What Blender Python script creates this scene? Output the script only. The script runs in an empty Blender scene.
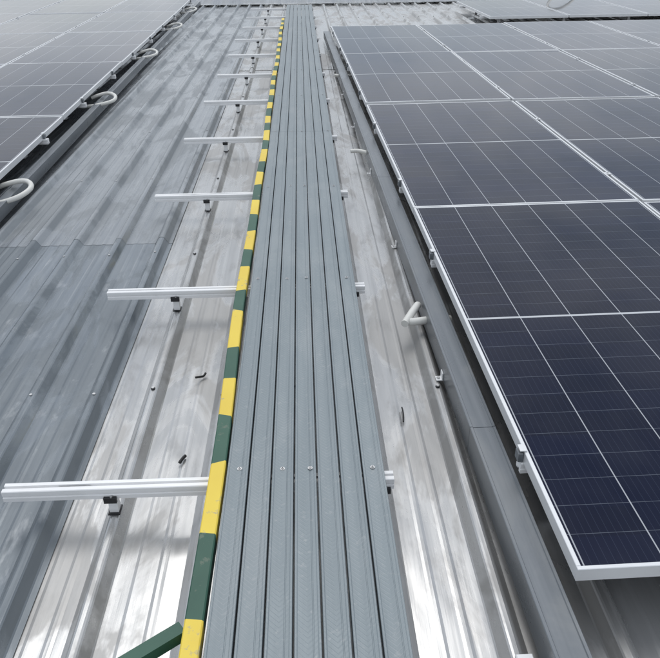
import bpy, math, random, bmesh
from mathutils import Matrix, Vector
random.seed(7)
S = bpy.context.scene
S.view_settings.view_transform='Standard'; S.view_settings.look='None'; S.view_settings.exposure=0
COL = S.collection

# ------------------------------------------------------------ node helpers
def newmat(name):
    m=bpy.data.materials.new(name); m.use_nodes=True
    nt=m.node_tree; b=nt.nodes['Principled BSDF']
    return m,nt,b
def L(nt,a,b): nt.links.new(a,b)
def math_n(nt,op,a,b=None,c=None,clamp=False):
    n=nt.nodes.new('ShaderNodeMath'); n.operation=op; n.use_clamp=clamp
    for i,v in enumerate((a,b,c)):
        if v is None: continue
        if isinstance(v,(int,float)): n.inputs[i].default_value=v
        else: L(nt,v,n.inputs[i])
    return n.outputs[0]
def coord(nt,scale=(1,1,1),kind='Object',loc=(0,0,0)):
    t=nt.nodes.new('ShaderNodeTexCoord'); m=nt.nodes.new('ShaderNodeMapping')
    m.inputs['Scale'].default_value=scale; m.inputs['Location'].default_value=loc
    L(nt,t.outputs[kind],m.inputs[0]); return m.outputs[0]
def noise(nt,vec,scale=1,detail=3,rough=.55,dist=0):
    n=nt.nodes.new('ShaderNodeTexNoise'); n.inputs['Scale'].default_value=scale
    n.inputs['Detail'].default_value=detail; n.inputs['Roughness'].default_value=rough
    n.inputs['Distortion'].default_value=dist
    L(nt,vec,n.inputs['Vector']); return n.outputs['Fac']
def ramp(nt,f,lo,hi,a=0.,b=1.):
    n=nt.nodes.new('ShaderNodeMapRange'); n.clamp=True
    n.inputs[1].default_value=lo; n.inputs[2].default_value=hi; n.inputs[3].default_value=a; n.inputs[4].default_value=b
    L(nt,f,n.inputs[0]); return n.outputs[0]
def mix(nt,f,a,b,mode='MIX'):
    n=nt.nodes.new('ShaderNodeMix'); n.data_type='RGBA'; n.blend_type=mode
    if isinstance(f,(int,float)): n.inputs[0].default_value=f
    else: L(nt,f,n.inputs[0])
    for i,v in ((6,a),(7,b)):
        if isinstance(v,tuple): n.inputs[i].default_value=(*v,1) if len(v)==3 else v
        else: L(nt,v,n.inputs[i])
    return n.outputs[2]
def bump(nt,b,h,strength=.2,dist=.01):
    n=nt.nodes.new('ShaderNodeBump'); n.inputs['Strength'].default_value=strength; n.inputs['Distance'].default_value=dist
    L(nt,h,n.inputs['Height']); L(nt,n.outputs[0],b.inputs['Normal'])

def roof_mat(name,c1,c2,metallic,r0,r1,stain,stain_col,bumpS,seed=0.,painted_glare=.0):
    m,nt,b=newmat(name)
    s=noise(nt,coord(nt,(32,1.1,4),loc=(seed,0,0)),1,4,.6)              # rolling streaks
    st=noise(nt,coord(nt,(2.6,.85,1),loc=(seed,seed,0)),1.5,6,.62,.7)    # wet film / dust blotches
    st2=noise(nt,coord(nt,(8,3,1),loc=(seed,0,seed)),1.2,5,.65,.2)
    base=mix(nt,ramp(nt,s,.3,.7),c1,c2)
    base=mix(nt,ramp(nt,st,.505,.555,0,stain),base,stain_col)
    base=mix(nt,ramp(nt,st2,.54,.66,0,stain*.8),base,stain_col)
    if painted_glare>0:
        base=mix(nt,ramp(nt,st2,.38,.30,0,painted_glare),base,(.55,.56,.57))  # white glare on the sheet painted into the base colour as pale blotches
    L(nt,base,b.inputs['Base Color'])
    b.inputs['Metallic'].default_value=metallic
    r=math_n(nt,'ADD',ramp(nt,st,.46,.56,r0,r1),ramp(nt,s,.3,.7,-.04,.05))
    L(nt,r,b.inputs['Roughness'])
    w=noise(nt,coord(nt,(6,1.6,1),loc=(0,seed,0)),1.,2,.5)
    h=math_n(nt,'ADD',math_n(nt,'MULTIPLY',w,4.),math_n(nt,'MULTIPLY',s,.2))
    bump(nt,b,h,bumpS,.012)
    return m
def metal_mat(name,c1,c2,metallic,rough,streak=(30,1.2,10),stain=.35,stain_col=(.16,.16,.16),bumpS=.1):
    m,nt,b=newmat(name)
    s=noise(nt,coord(nt,streak),1,3,.6)
    st=noise(nt,coord(nt,(3.,1.2,3.)),2.,5,.65,.4)
    base=mix(nt,ramp(nt,s,.3,.7),c1,c2)
    base=mix(nt,ramp(nt,st,.5,.68,0,stain),base,stain_col)
    L(nt,base,b.inputs['Base Color']); b.inputs['Metallic'].default_value=metallic
    L(nt,ramp(nt,st,.3,.7,rough-.06,rough+.12),b.inputs['Roughness'])
    return m

M_roof =roof_mat('galvanised_sheet',(.45,.45,.445),(.55,.55,.545),.55,.22,.44,.5,(.27,.262,.25),.28)
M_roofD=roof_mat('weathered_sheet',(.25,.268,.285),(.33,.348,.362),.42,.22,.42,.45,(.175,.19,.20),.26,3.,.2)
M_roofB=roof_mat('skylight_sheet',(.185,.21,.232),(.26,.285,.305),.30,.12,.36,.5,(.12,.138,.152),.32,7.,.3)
M_alu  =metal_mat('aluminium_rail',(.82,.82,.82),(.88,.88,.88),.1,.42,streak=(2,60,60),stain=.2,stain_col=(.55,.55,.53))
M_frame=metal_mat('anodised_frame',(.72,.73,.74),(.80,.81,.82),.4,.38,streak=(5,5,5),stain=.15,stain_col=(.5,.5,.5))
M_tray =metal_mat('tray_steel',(.15,.165,.18),(.20,.215,.23),.4,.28,streak=(40,1,20),stain=.4,stain_col=(.27,.275,.27))
M_bolt =metal_mat('stainless_bolt',(.5,.5,.5),(.6,.6,.6),.9,.35,stain=.1)
M_conc,nt,b=newmat('wall_render'); 
L(nt,mix(nt,noise(nt,coord(nt),2,4),(.30,.29,.27),(.42,.41,.38)),b.inputs['Base Color']); b.inputs['Roughness'].default_value=.9
M_ground,nt,b=newmat('ground_soil')
L(nt,mix(nt,noise(nt,coord(nt),.08,6),(.05,.07,.03),(.16,.14,.10)),b.inputs['Base Color']); b.inputs['Roughness'].default_value=.95
M_black,nt,b=newmat('black_rubber'); b.inputs['Base Color'].default_value=(.018,.018,.02,1); b.inputs['Roughness'].default_value=.6
M_pvc,nt,b=newmat('white_pvc'); L(nt,mix(nt,noise(nt,coord(nt),20,3),(.80,.79,.75),(.64,.63,.58)),b.inputs['Base Color']); b.inputs['Roughness'].default_value=.4

M_walk,nt,b=newmat('walkway_plank_grey')
s=noise(nt,coord(nt,(60,1.5,20)),1,3,.6)
d=noise(nt,coord(nt,(2.5,1.,1)),2.2,6,.65,.4)
d2=noise(nt,coord(nt),55,3,.6)
oi=nt.nodes.new('ShaderNodeObjectInfo')
tc=nt.nodes.new('ShaderNodeTexCoord'); sx=nt.nodes.new('ShaderNodeSeparateXYZ'); L(nt,tc.outputs['Object'],sx.inputs[0])
ax=math_n(nt,'PINGPONG',math_n(nt,'ADD',sx.outputs[0],.232),.0301)
k=math_n(nt,'PINGPONG',math_n(nt,'ADD',ax,sx.outputs[1]),.0065)
kr=ramp(nt,k,.0042,.0062)
base=mix(nt,ramp(nt,s,.3,.7),(.198,.235,.252),(.242,.280,.296))
base=mix(nt,math_n(nt,'MULTIPLY',oi.outputs['Random'],.35),base,(.185,.217,.232))
base=mix(nt,ramp(nt,d,.5,.70,0,.45),base,(.33,.355,.362))
base=mix(nt,ramp(nt,d2,.60,.74,0,.35),base,(.42,.425,.42))
# worn crests of the anti-slip chevrons
base=mix(nt,math_n(nt,'MULTIPLY',kr,ramp(nt,d,.42,.60,.08,.45)),base,(.36,.385,.395))
L(nt,base,b.inputs['Base Color']); b.inputs['Metallic'].default_value=.1
L(nt,ramp(nt,d,.3,.7,.36,.55),b.inputs['Roughness'])
bump(nt,b,kr,.35,.0008)

def paint(name,c,c2,chip):
    m,nt,b=newmat(name)
    n1=noise(nt,coord(nt),14,5,.7); n2=noise(nt,coord(nt,(1,1,1)),4,3)
    base=mix(nt,ramp(nt,n2,.35,.7),c,c2)
    base=mix(nt,ramp(nt,n1,.60,.65,0,.8),base,chip)
    L(nt,base,b.inputs['Base Color']); b.inputs['Roughness'].default_value=.5
    bump(nt,b,n1,.25,.002); return m
M_yel=paint('yellow_paint',(.82,.62,.07),(.74,.53,.06),(.42,.38,.24))
M_grn=paint('green_paint',(.018,.080,.052),(.035,.115,.074),(.11,.15,.11))

# solar glass
M_cell,nt,b=newmat('solar_cells_under_glass')
tc=nt.nodes.new('ShaderNodeTexCoord'); sx=nt.nodes.new('ShaderNodeSeparateXYZ'); L(nt,tc.outputs['Object'],sx.inputs[0])
xx=math_n(nt,'SUBTRACT',sx.outputs[0],.018)
lx=math_n(nt,'LESS_THAN',math_n(nt,'PINGPONG',xx,.0915),.0017)
yy=math_n(nt,'SUBTRACT',math_n(nt,'ABSOLUTE',math_n(nt,'SUBTRACT',sx.outputs[1],1.139)),.006)
cen=math_n(nt,'LESS_THAN',yy,0.)
ly=math_n(nt,'LESS_THAN',math_n(nt,'PINGPONG',yy,.04675),.0008)
bb=math_n(nt,'LESS_THAN',math_n(nt,'PINGPONG',xx,.00915),.0005)
oi=nt.nodes.new('ShaderNodeObjectInfo')
cv=nt.nodes.new('ShaderNodeTexWhiteNoise'); cv.noise_dimensions='2D'
cx=nt.nodes.new('ShaderNodeCombineXYZ')
L(nt,math_n(nt,'FLOOR',math_n(nt,'DIVIDE',xx,.183)),cx.inputs[0]); L(nt,math_n(nt,'FLOOR',math_n(nt,'DIVIDE',sx.outputs[1],.0935)),cx.inputs[1])
L(nt,cx.outputs[0],cv.inputs['Vector'])
c=mix(nt,cv.outputs['Value'],(.0010,.0042,.022),(.0025,.0068,.033))
c=mix(nt,math_n(nt,'MULTIPLY',oi.outputs['Random'],.5),c,(.002,.004,.016))
c=mix(nt,math_n(nt,'MULTIPLY',bb,.16),c,(.14,.17,.25))
c=mix(nt,math_n(nt,'MULTIPLY',ly,.38),c,(.26,.29,.34))
c=mix(nt,math_n(nt,'MULTIPLY',lx,.75),c,(.52,.54,.57))
c=mix(nt,math_n(nt,'MULTIPLY',cen,.85),c,(.62,.64,.66))
du=noise(nt,coord(nt,(2.5,1.2,1)),1.6,5,.65,.3)
edge=ramp(nt,sx.outputs[1],.22,.0,0,.04)
c=mix(nt,math_n(nt,'ADD',ramp(nt,du,.42,.8,.0,.03),math_n(nt,'MULTIPLY',edge,du)),c,(.42,.42,.42))
L(nt,c,b.inputs['Base Color']); b.inputs['IOR'].default_value=1.26
L(nt,ramp(nt,du,.3,.75,.03,.10),b.inputs['Roughness'])

# ------------------------------------------------------------ mesh builder
class MB:
    def __init__(s): s.v=[];s.f=[];s.m=[];s.mats=[]
    def mi(s,mat):
        if mat not in s.mats: s.mats.append(mat)
        return s.mats.index(mat)
    def add(s,vs,fs,mat):
        o=len(s.v); s.v+= [tuple(v) for v in vs]; k=s.mi(mat)
        for f in fs: s.f.append([i+o for i in f]); s.m.append(k)
    def box(s,a,b,mat,ch=0.0):
        x0,y0,z0=a;x1,y1,z1=b
        if ch<=0:
            vs=[(x0,y0,z0),(x1,y0,z0),(x1,y1,z0),(x0,y1,z0),(x0,y0,z1),(x1,y0,z1),(x1,y1,z1),(x0,y1,z1)]
            s.add(vs,[(3,2,1,0),(4,5,6,7),(0,1,5,4),(1,2,6,5),(2,3,7,6),(3,0,4,7)],mat)
        else:
            c=ch
            vs=[(x0,y0,z0),(x1,y0,z0),(x1,y1,z0),(x0,y1,z0),(x0,y0,z1-c),(x1,y0,z1-c),(x1,y1,z1-c),(x0,y1,z1-c),
                (x0+c,y0+c,z1),(x1-c,y0+c,z1),(x1-c,y1-c,z1),(x0+c,y1-c,z1)]
            s.add(vs,[(3,2,1,0),(8,9,10,11),(0,1,5,4),(1,2,6,5),(2,3,7,6),(3,0,4,7),(4,5,9,8),(5,6,10,9),(6,7,11,10),(7,4,8,11)],mat)
    def extr(s,prof,axis,a,b,mat,closed=True,nseg=1):
        n=len(prof);vs=[]
        for k in range(nseg+1):
            t=a+(b-a)*k/nseg
            for u,z in prof: vs.append((t,u,z) if axis=='x' else (u,t,z))
        fs=[]
        for k in range(nseg):
            for i in range(n if closed else n-1):
                j=(i+1)%n; q=(k*n+i,k*n+j,(k+1)*n+j,(k+1)*n+i)
                fs.append(q if axis=='x' else q[::-1])
        if closed:
            fs.append(tuple(range(n))[::-1] if axis=='x' else tuple(range(n)))
            fs.append(tuple(nseg*n+i for i in range(n)) if axis=='x' else tuple(nseg*n+i for i in range(n))[::-1])
        s.add(vs,fs,mat)
    def cyl(s,c,r,h,mat,n=12,dome=False):
        x,y,z=c; vs=[];
        for zz,rr in ((z,r),(z+h,r*(.8 if dome else 1))):
            for i in range(n):
                a=2*math.pi*i/n; vs.append((x+rr*math.cos(a),y+rr*math.sin(a),zz))
        fs=[(i,(i+1)%n,n+(i+1)%n,n+i) for i in range(n)]+[tuple(range(n,2*n))]
        s.add(vs,fs,mat)
    def obj(s,name,parent=None,loc=(0,0,0)):
        me=bpy.data.meshes.new(name); me.from_pydata(s.v,[],s.f)
        for m in s.mats: me.materials.append(m)
        for p,k in zip(me.polygons,s.m): p.material_index=k
        me.update()
        bm=bmesh.new(); bm.from_mesh(me); bmesh.ops.recalc_face_normals(bm,faces=bm.faces); bm.to_mesh(me); bm.free()
        o=bpy.data.objects.new(name,me); COL.objects.link(o); o.location=loc
        if parent: o.parent=parent
        return o
def empty(name):
    e=bpy.data.objects.new(name,None); COL.objects.link(e); return e
def pipe(name,pts,r,mat,parent=None):
    cu=bpy.data.curves.new(name,'CURVE'); cu.dimensions='3D'; cu.bevel_depth=r; cu.bevel_resolution=4; cu.use_fill_caps=True
    sp=cu.splines.new('NURBS'); sp.points.add(len(pts)-1)
    for p,q in zip(sp.points,pts): p.co=(*q,1)
    sp.use_endpoint_u=True; sp.order_u=3; sp.resolution_u=10
    cu.materials.append(mat)
    o=bpy.data.objects.new(name,cu); COL.objects.link(o)
    if parent:o.parent=parent
    return o
def turn(o,a):   # the arrays were set out a degree off the walkway line
    o.matrix_basis=Matrix.Rotation(a,4,'Z')@o.matrix_basis; return o
AR,AL=.0192,.021

# ------------------------------------------------------------ building + roof
bld=empty('warehouse_building')
X0,X1,Y0,Y1=-9.5,11.,-3.,17.
ribs=[-.545,-.30,-.055,.19,.435]; 
x=.68
while x<X1-.05: ribs.append(x); x+=.245
x=-.74
while x>X0+.05: ribs.append(x); x-=.215
ribs.sort()
RH=.032
def profile(xa,xb,dz=0):
    pts=[(xa,dz)]
    allr=[r for r in ribs if xa-.3<r<xb+.3]
    ev=[]
    for r in allr: ev+=[(r-.036,0),(r-.032,.003),(r-.014,RH-.002),(r-.010,RH+.001),(r-.005,RH+.003),(r+.005,RH+.003),(r+.010,RH+.001),(r+.014,RH-.002),(r+.032,.003),(r+.036,0)]
    for a,b2 in zip(allr[:-1],allr[1:]):
        w=b2-a
        for c in (a+w*.38,a+w*.62): ev+=[(c-.012,0),(c-.004,.0017),(c+.004,.0017),(c+.012,0)]
    ev.sort()
    for u,z in ev:
        if xa<u<xb: pts.append((u,z+dz))
    pts.append((xb,dz)); return pts
def sheet(name,xa,xb,ya,yb,dz,mat,dz2=None):
    mb=MB(); p=profile(xa,xb,0); 
    n=len(p); vs=[]; ns=max(1,int((yb-ya)/1))
    for k in range(ns+1):
        t=k/ns; y=ya+(yb-ya)*t; z0=dz+((dz2 if dz2 is not None else dz)-dz)*t
        for u,z in p: vs.append((u,y,z+z0))
    fs=[(k*n+i,k*n+i+1,(k+1)*n+i+1,(k+1)*n+i) for k in range(ns) for i in range(n-1)]
    mb.add(vs,fs,mat); return mb.obj(name,bld)
sheet('roof_sheet_centre',-.70,X1,Y0,8.35,0,M_roof,-.003)
sheet('roof_sheet_centre_upper',-.70,X1,8.30,Y1,.0,M_roof)
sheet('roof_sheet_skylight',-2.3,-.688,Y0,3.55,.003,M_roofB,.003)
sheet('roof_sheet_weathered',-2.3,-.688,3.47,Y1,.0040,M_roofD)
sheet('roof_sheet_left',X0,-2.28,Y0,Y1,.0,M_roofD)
mb=MB()
for r in ribs:
    if -3<r<6:
        y=.9+random.uniform(-.02,.02)
        while y<Y1-.3:
            yj=y+random.uniform(-.02,.02)
            mb.cyl((r,yj,RH+.003),.008,.002,M_black); mb.cyl((r,yj,RH+.005),.0055,.005,M_bolt,6); y+=1.175
mb.obj('roof_screws',bld)
mb=MB()
prof=[(14.9,.04),(14.95,.055),(15.2,.11),(15.45,.055),(15.5,.04)]
mb.extr(prof[::-1],'x',X0,X1,M_roofD,closed=False)
mb.obj('ridge_flashing',bld)
mb=MB(); mb.box((X0+.2,Y0+.2,-8),(X1-.2,Y1-.2,-.06),M_conc)
for i in range(6):
    xx_=X0+1.5+i*3.2; mb.box((xx_,Y0+.12,-6.5),(xx_+1.4,Y0+.23,-5),M_black)
mb.obj('walls',bld)
mb=MB(); mb.add([(-600,-600,-8),(600,-600,-8),(600,600,-8),(-600,600,-8)],[(0,1,2,3)],M_ground); mb.obj('ground')

# ------------------------------------------------------------ walkway rails
RY=[1.505+1.174*k for k in range(11)]
ZB,ZT=.096,.13
def railprof(yc):
    w=.0185
    return [(yc-w,ZB),(yc-.006,ZB),(yc-.006,ZB+.008),(yc+.006,ZB+.008),(yc+.006,ZB),(yc+w,ZB),(yc+w,ZB+.012),(yc+w-.003,ZB+.014),(yc+w-.003,ZB+.018),(yc+w,ZB+.020),
            (yc+w,ZT-.002),(yc+w-.002,ZT),(yc+.005,ZT),(yc+.005,ZT-.009),(yc-.005,ZT-.009),(yc-.005,ZT),(yc-w+.002,ZT),(yc-w,ZT-.002),
            (yc-w,ZB+.020),(yc-w+.003,ZB+.018),(yc-w+.003,ZB+.014),(yc-w,ZB+.012)]
def foot(mb,x,yc):
    # saddle block under the rail, sitting on the rib, with a small black clamp in front
    mb.box((x-.016,yc-.018,RH+.003),(x+.016,yc+.020,RH+.007),M_black)
    mb.box((x-.012,yc-.010,RH+.007),(x+.012,yc+.014,ZB-.001),M_alu)
    mb.box((x-.017,yc-.0275,ZB-.010),(x+.017,yc-.0190,ZB+.008),M_black)
    mb.cyl((x+.004,yc-.0232,ZB+.008),.004,.005,M_bolt,6)
for k,yc in enumerate(RY):
    xa=-.828+random.uniform(-.012,.012)
    mb=MB(); mb.extr(railprof(yc),'x',xa,.222+random.uniform(-.01,.012),M_alu)
    for fx in (-.545,.19): foot(mb,fx,yc)
    mb.box((-.72+.1*random.random(),yc-.004,ZT-.008),(-.60,yc+.004,ZT-.005),M_bolt)
    mb.obj('walkway_support_rail')

# ------------------------------------------------------------ walkway
wk=empty('roof_walkway')
WX0,WX1=-.232,.190; NP=7; WY0,WY1=-1.2,13.4
pw=(WX1-WX0)/NP
for i in range(NP):
    a=WX0+i*pw+.0022; bb_=WX0+(i+1)*pw-.0022
    z0=ZT+.001; z1=.163
    p=[(a,z0),(bb_,z0),(bb_,z1),(bb_-.001,z1+.0015),(bb_-.005,z1+.0015),(bb_-.007,z1),
       (bb_-.014,z1),(bb_-.015,z1-.001),(bb_-.017,z1-.001),(bb_-.018,z1),
       (a+.007,z1),(a+.005,z1+.0015),(a+.001,z1+.0015),(a,z1)]
    mb=MB()
    cuts=[WY0,5.03,9.1,WY1]
    dz=random.uniform(-.0012,.0012)
    p=[(u,z+(dz if z>z0+.01 else 0)) for u,z in p]
    for c0,c1 in zip(cuts[:-1],cuts[1:]):
        mb.extr(p,'y',c0+.0012,c1-.0012+(random.uniform(-.01,.01) if c1==WY1 else 0),M_walk)
    o=mb.obj('plank_%d'%(i+1),wk)
mb=MB()
for yc in RY:
    for i in (0,2,3,6):
        cx_=WX0+(i+.5)*pw+random.uniform(-.006,.006)+(.012 if i==3 else 0); cy=yc+random.uniform(-.008,.008)
        mb.cyl((cx_,cy,.1642),.0064,.0012,M_bolt,14); mb.cyl((cx_,cy,.1654),.0042,.0026,M_bolt,14,True)
        mb.cyl((cx_,cy,.1680),.0018,.0004,M_black,6)
mb.obj('screws',wk)

# ------------------------------------------------------------ yellow/green bar
mb=MB()
marks=[-.75,-.5,-.25,0.,.25,.5,.76,1.03,1.275,1.535,1.748,1.946,2.138,2.408,2.576,2.80,2.98,3.20,3.42,3.63]
while marks[-1]<11.5: marks.append(marks[-1]+random.uniform(.19,.27))
idx0=marks.index(1.275)
def wob(y): return -.2600+.004*math.sin(y*1.7)+.003*math.sin(y*4.1+1)
for i,(a,c) in enumerate(zip(marks[:-1],marks[1:])):
    mat=M_yel if (i-idx0)%2==0 else M_grn
    n=3
    for j in range(n):
        ya=a+(c-a)*j/n; yb=a+(c-a)*(j+1)/n
        pr=[(-.020,.132),(.020,.132),(.020,.166),(.017,.169),(-.017,.169),(-.020,.166)]
        sa=.007*math.sin(i*2.3)*(j==0); sb=.007*math.sin((i+1)*2.3)*(j==n-1)
        v=[(u+wob(ya),ya+sa*u/.02,z) for u,z in pr]+[(u+wob(yb),yb+sb*u/.02,z) for u,z in pr]
        f=[(q,(q+1)%6,6+(q+1)%6,6+q) for q in range(6)]
        if j==0 and i==0: f.append((5,4,3,2,1,0))
        if j==n-1 and i==len(marks)-2: f.append((6,7,8,9,10,11))
        mb.add(v,f,mat)
def bar(mb,p,q,w,h,mat):
    p=Vector(p);q=Vector(q); d=(q-p).normalized(); s=d.cross(Vector((0,0,1))).normalized()*w/2; u=Vector((0,0,h/2))
    vs=[p-s-u,p+s-u,p+s+u,p-s+u,q-s-u,q+s-u,q+s+u,q-s+u]
    mb.add(vs,[(3,2,1,0),(4,5,6,7),(0,1,5,4),(1,2,6,5),(2,3,7,6),(3,0,4,7)],mat)
bar(mb,(-.283,1.02,.148),(-.64,.76,.144),.030,.028,M_grn)
mb.obj('striped_safety_bar')

# ------------------------------------------------------------ solar panels
PW,PL=1.134,2.278
def panel_mesh():
    mb=MB(); t=.011; H=.035
    mb.box((t,t,-.006),(PW-t,PL-t,-.0015),M_cell)
    for (a,b2) in (((0,0,-H),(PW,t,0)),((0,PL-t,-H),(PW,PL,0)),((0,t,-H),(t,PL-t,0)),((PW-t,t,-H),(PW,PL-t,0))):
        mb.box(a,b2,M_frame,.0012)
    mb.box((t,t,-H),(.03,PL-t,-H+.002),M_frame); mb.box((PW-.03,t,-H),(PW-t,PL-t,-H+.002),M_frame)
    mb.box((PW/2-.05,PL/2-.03,-.022),(PW/2+.05,PL/2+.03,-.0065),M_black)
    return mb
pm=None
ZP=.20
def panel(x,y,ang,z=ZP):
    global pm
    if pm is None:
        o=panel_mesh().obj('solar_panel'); pm=o.data
    else:
        o=bpy.data.objects.new('solar_panel',pm); COL.objects.link(o)
    loc=Vector((x,y,z+random.uniform(-.001,.001)))
    rot=Matrix.Rotation(random.uniform(-.003,.003),4,'X')@Matrix.Rotation(random.uniform(-.004,.004),4,'Y')@Matrix.Rotation(random.uniform(-.0006,.0006),4,'Z')
    o.matrix_basis=Matrix.Rotation(ang,4,'Z')@Matrix.Translation(loc)@rot
    return o
PX=.592
rows_r=[1.085,3.373,5.71,8.0]
for c in range(5):
    for r in rows_r: panel(PX+c*(PW+.02),r,AR)
for c in range(2,7):
    panel(PX+c*(PW+.02),11.0,AR)
LX=-1.655
rows_l=[.938,3.236,5.534,7.832,10.13,12.43]
for c in range(4):
    for r in rows_l: panel(LX-(c+1)*PW-c*.02,r,AL)
def arr_rail(xa,xb,yc,fx):
    mb=MB()
    zo=ZP-.036-ZT
    pr=[(u,z+zo) for u,z in railprof(yc)]
    mb.extr(pr,'x',xa,xb,M_alu)
    for x in fx:
        mb.box((x-.022,yc-.03,RH+.003),(x+.022,yc+.03,RH+.008),M_black)
        mb.box((x-.02,yc-.029,RH+.008),(x+.02,yc+.029,RH+.014),M_alu)
        mb.box((x-.02,yc-.027,RH+.014),(x+.02,yc-.0200,ZP-.046),M_alu)
        mb.cyl((x,yc+.012,RH+.014),.008,.008,M_bolt,6)
    return mb
def clamp(mb,xe,yc,side):
    a,b2=(xe-.015,xe-.001) if side<0 else (xe+.001,xe+.015)
    mb.box((a,yc-.014,ZP-.034),(b2,yc+.014,ZP-.006),M_tray,.002)
    c0,c1=(xe-.012,xe+.007) if side<0 else (xe-.007,xe+.012)
    mb.box((c0,yc-.014,ZP+.0015),(c1,yc+.014,ZP+.004),M_frame)
    mb.cyl(((a+b2)/2,yc,ZP-.006),.005,.008,M_bolt,6)
for yc in [1.50,2.83,3.80,5.05,6.15,7.45,8.45,9.75,11.4,12.8]:
    if yc<10.5:
        mb=arr_rail(PX-.006,6.3,yc,[r for r in ribs if .6<r<6.2][::4]); clamp(mb,PX,yc,-1)
        for c in range(1,5):
            xm=PX+c*(PW+.02)-.02
            mb.box((xm-.006,yc-.018,ZP+.0015),(xm+.026,yc+.018,ZP+.0045),M_frame); mb.cyl((xm+.01,yc,ZP+.0045),.006,.005,M_bolt,6)
    else:
        mb=arr_rail(PX+2*(PW+.02)-.05,8.7,yc,[r for r in ribs if 3.<r<8.6][::4])
    turn(mb.obj('panel_mounting_rail'),AR)
for yc in [1.5,2.7,3.8,5.0,6.1,7.3,8.4,9.6,10.7,11.9,13.0,14.2]:
    mb=arr_rail(-6.4,LX+.03,yc,[r for r in ribs if -6.3<r<-1.65][::-1][::4]); clamp(mb,LX,yc,1)
    for c in range(1,4):
        xm=LX-c*(PW+.02)
        mb.box((xm-.006,yc-.018,ZP+.0015),(xm+.026,yc+.018,ZP+.0045),M_frame); mb.cyl((xm+.01,yc,ZP+.0045),.006,.005,M_bolt,6)
    turn(mb.obj('panel_mounting_rail'),AL)

# ------------------------------------------------------------ cable trays
def tray(name,xa,xb,ya,yb,zb,zt):
    mb=MB(); t=.0025
    p=[(xa,zb),(xa+t,zb),(xa+t,zt-.006),(xb-t,zt-.006),(xb-t,zb),(xb,zb),(xb,zt-.0015),(xb-.0015,zt),(xb-.008,zt),(xb-.010,zt-.003),(xa+.010,zt-.003),(xa+.008,zt),(xa+.0015,zt),(xa,zt-.0015)]
    y=ya
    while y<yb:
        e=min(y+2.4,yb); mb.extr(p,'y',y+.0012,e-.0012,M_tray); y=e
    y=ya+.45
    while y<yb-.2:
        mb.box((xa-.024,y-.014,RH+.005),(xa-.001,y+.014,RH+.008),M_alu); mb.box((xa-.005,y-.014,RH+.008),(xa-.001,y+.014,RH+.034),M_alu)
        mb.cyl((xa-.015,y,RH+.008),.006,.005,M_bolt,6); y+=1.172
    return mb.obj(name)
turn(tray('cable_tray',.500,.577,-.7,10.4,RH+.005,.125),AR)
turn(tray('cable_tray',-1.615,-1.56,1.0,15.,RH+.01,.11),AL)
mb=MB(); mb.box((.425,.915,RH+.004),(.462,1.0,RH+.024),M_alu,.002); mb.cyl((.443,.955,RH+.024),.007,.006,M_bolt,6); mb.obj('mounting_bracket')

# ------------------------------------------------------------ conduits
def rp(pts,a=AR,dx=.0,r=.0135): return turn(pipe('conduit_pipe',[(x+dx,y,z) for x,y,z in pts],r,M_pvc),a)
rp([(.60,2.46,.07),(.53,2.45,.078),(.47,2.43,.082),(.43,2.42,.085),(.412,2.425,.09)],r=.015)
rp([(.410,2.40,.09),(.435,2.45,.092),(.46,2.50,.094),(.485,2.55,.09)],r=.015)
rp([(.59,4.70,.07),(.50,4.74,.085),(.45,4.80,.085),(.40,4.80,.08)])
rp([(.62,7.4,.09),(.53,7.42,.085),(.47,7.5,.08)])
for y,s in ((4.03,1.),(6.42,.9),(8.8,.9),(11.2,.9),(13.3,.8)):
    j=random.uniform(-.02,.02)
    rp([(-1.74,y+.12,.11),(-1.63,y+.13+j,.145),(-1.55,y+.10*s,.15),(-1.50,y+.01,.14),(-1.525+j,y-.08*s,.12),(-1.62,y-.11,.10),(-1.70,y-.12,.09),(-1.78,y-.12,.09)],AL,.05,.0145)
pipe('conduit_pipe',[(4.25,13.2,.15),(4.25,13.6,.30),(4.45,13.8,.42),(4.68,13.7,.34),(4.72,13.4,.16)],.022,M_pvc)
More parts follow.
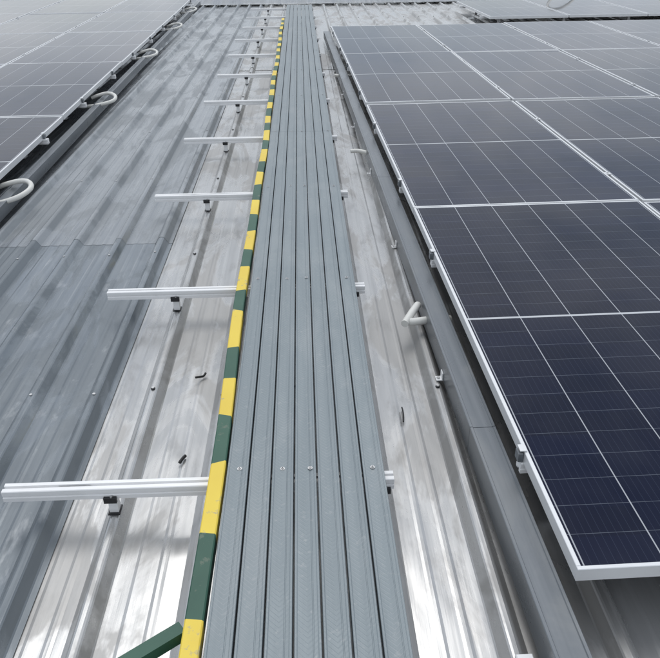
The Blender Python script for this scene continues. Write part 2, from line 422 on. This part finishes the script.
pipe('cable_offcut',[(-.41,2.18,.022),(-.395,2.20,.012),(-.385,2.205,.010),(-.38,2.22,.014)],.004,M_black)
pipe('cable_offcut',[(-.405,1.73,.009),(-.40,1.745,.012),(-.392,1.762,.009)],.005,M_black)
pipe('cable_offcut',[(.298,1.9,.008),(.305,1.94,.012),(.303,1.98,.008)],.0025,M_black)

# ------------------------------------------------------------ light
EL,AZ=math.radians(62),math.radians(-12)
w=bpy.data.worlds.new('World'); S.world=w; w.use_nodes=True; nt=w.node_tree
bg=nt.nodes['Background']; sky=nt.nodes.new('ShaderNodeTexSky'); sky.sky_type='NISHITA'; sky.sun_disc=False
sky.sun_elevation=EL; sky.sun_rotation=AZ; sky.air_density=1.; sky.dust_density=2.
n=noise(nt,coord(nt,(1,1,2.2),'Generated'),2.2,5,.6,.3)
n2=noise(nt,coord(nt,(1,1,2.6),'Generated',(3,1,0)),3.4,4,.6,.2)
cl=mix(nt,ramp(nt,n2,.35,.65),(5.4,6.0,6.8),(8.6,8.9,9.3))
c=mix(nt,ramp(nt,n,.30,.58,.45,1.),sky.outputs[0],cl)
L(nt,c,bg.inputs[0]); bg.inputs[1].default_value=.118
sl=bpy.data.lights.new('sun','SUN'); sl.energy=.95; sl.angle=math.radians(35); sl.color=(1,.98,.955)
so=bpy.data.objects.new('sun',sl); COL.objects.link(so)
d=Vector((math.sin(AZ)*math.cos(EL),math.cos(AZ)*math.cos(EL),math.sin(EL)))
so.rotation_euler=d.to_track_quat('Z','Y').to_euler()

# ------------------------------------------------------------ camera
fpx=725.; t=.028
F=Vector((-32,411,-fpx)).normalized()
Lv=Vector((1,t,0)); Lv.z=-(Lv.x*F.x+Lv.y*F.y)/F.z; Lv.normalize()
U=Lv.cross(F)
R=Matrix((Lv,F,U))
cam=bpy.data.cameras.new('camera'); cam.lens=36*fpx/660; cam.sensor_width=36; cam.sensor_fit='HORIZONTAL'; cam.clip_end=2000; cam.clip_start=.02
co=bpy.data.objects.new('camera',cam); COL.objects.link(co)
co.matrix_world=Matrix.Translation((0,0,1.443))@R.to_4x4()
S.camera=co
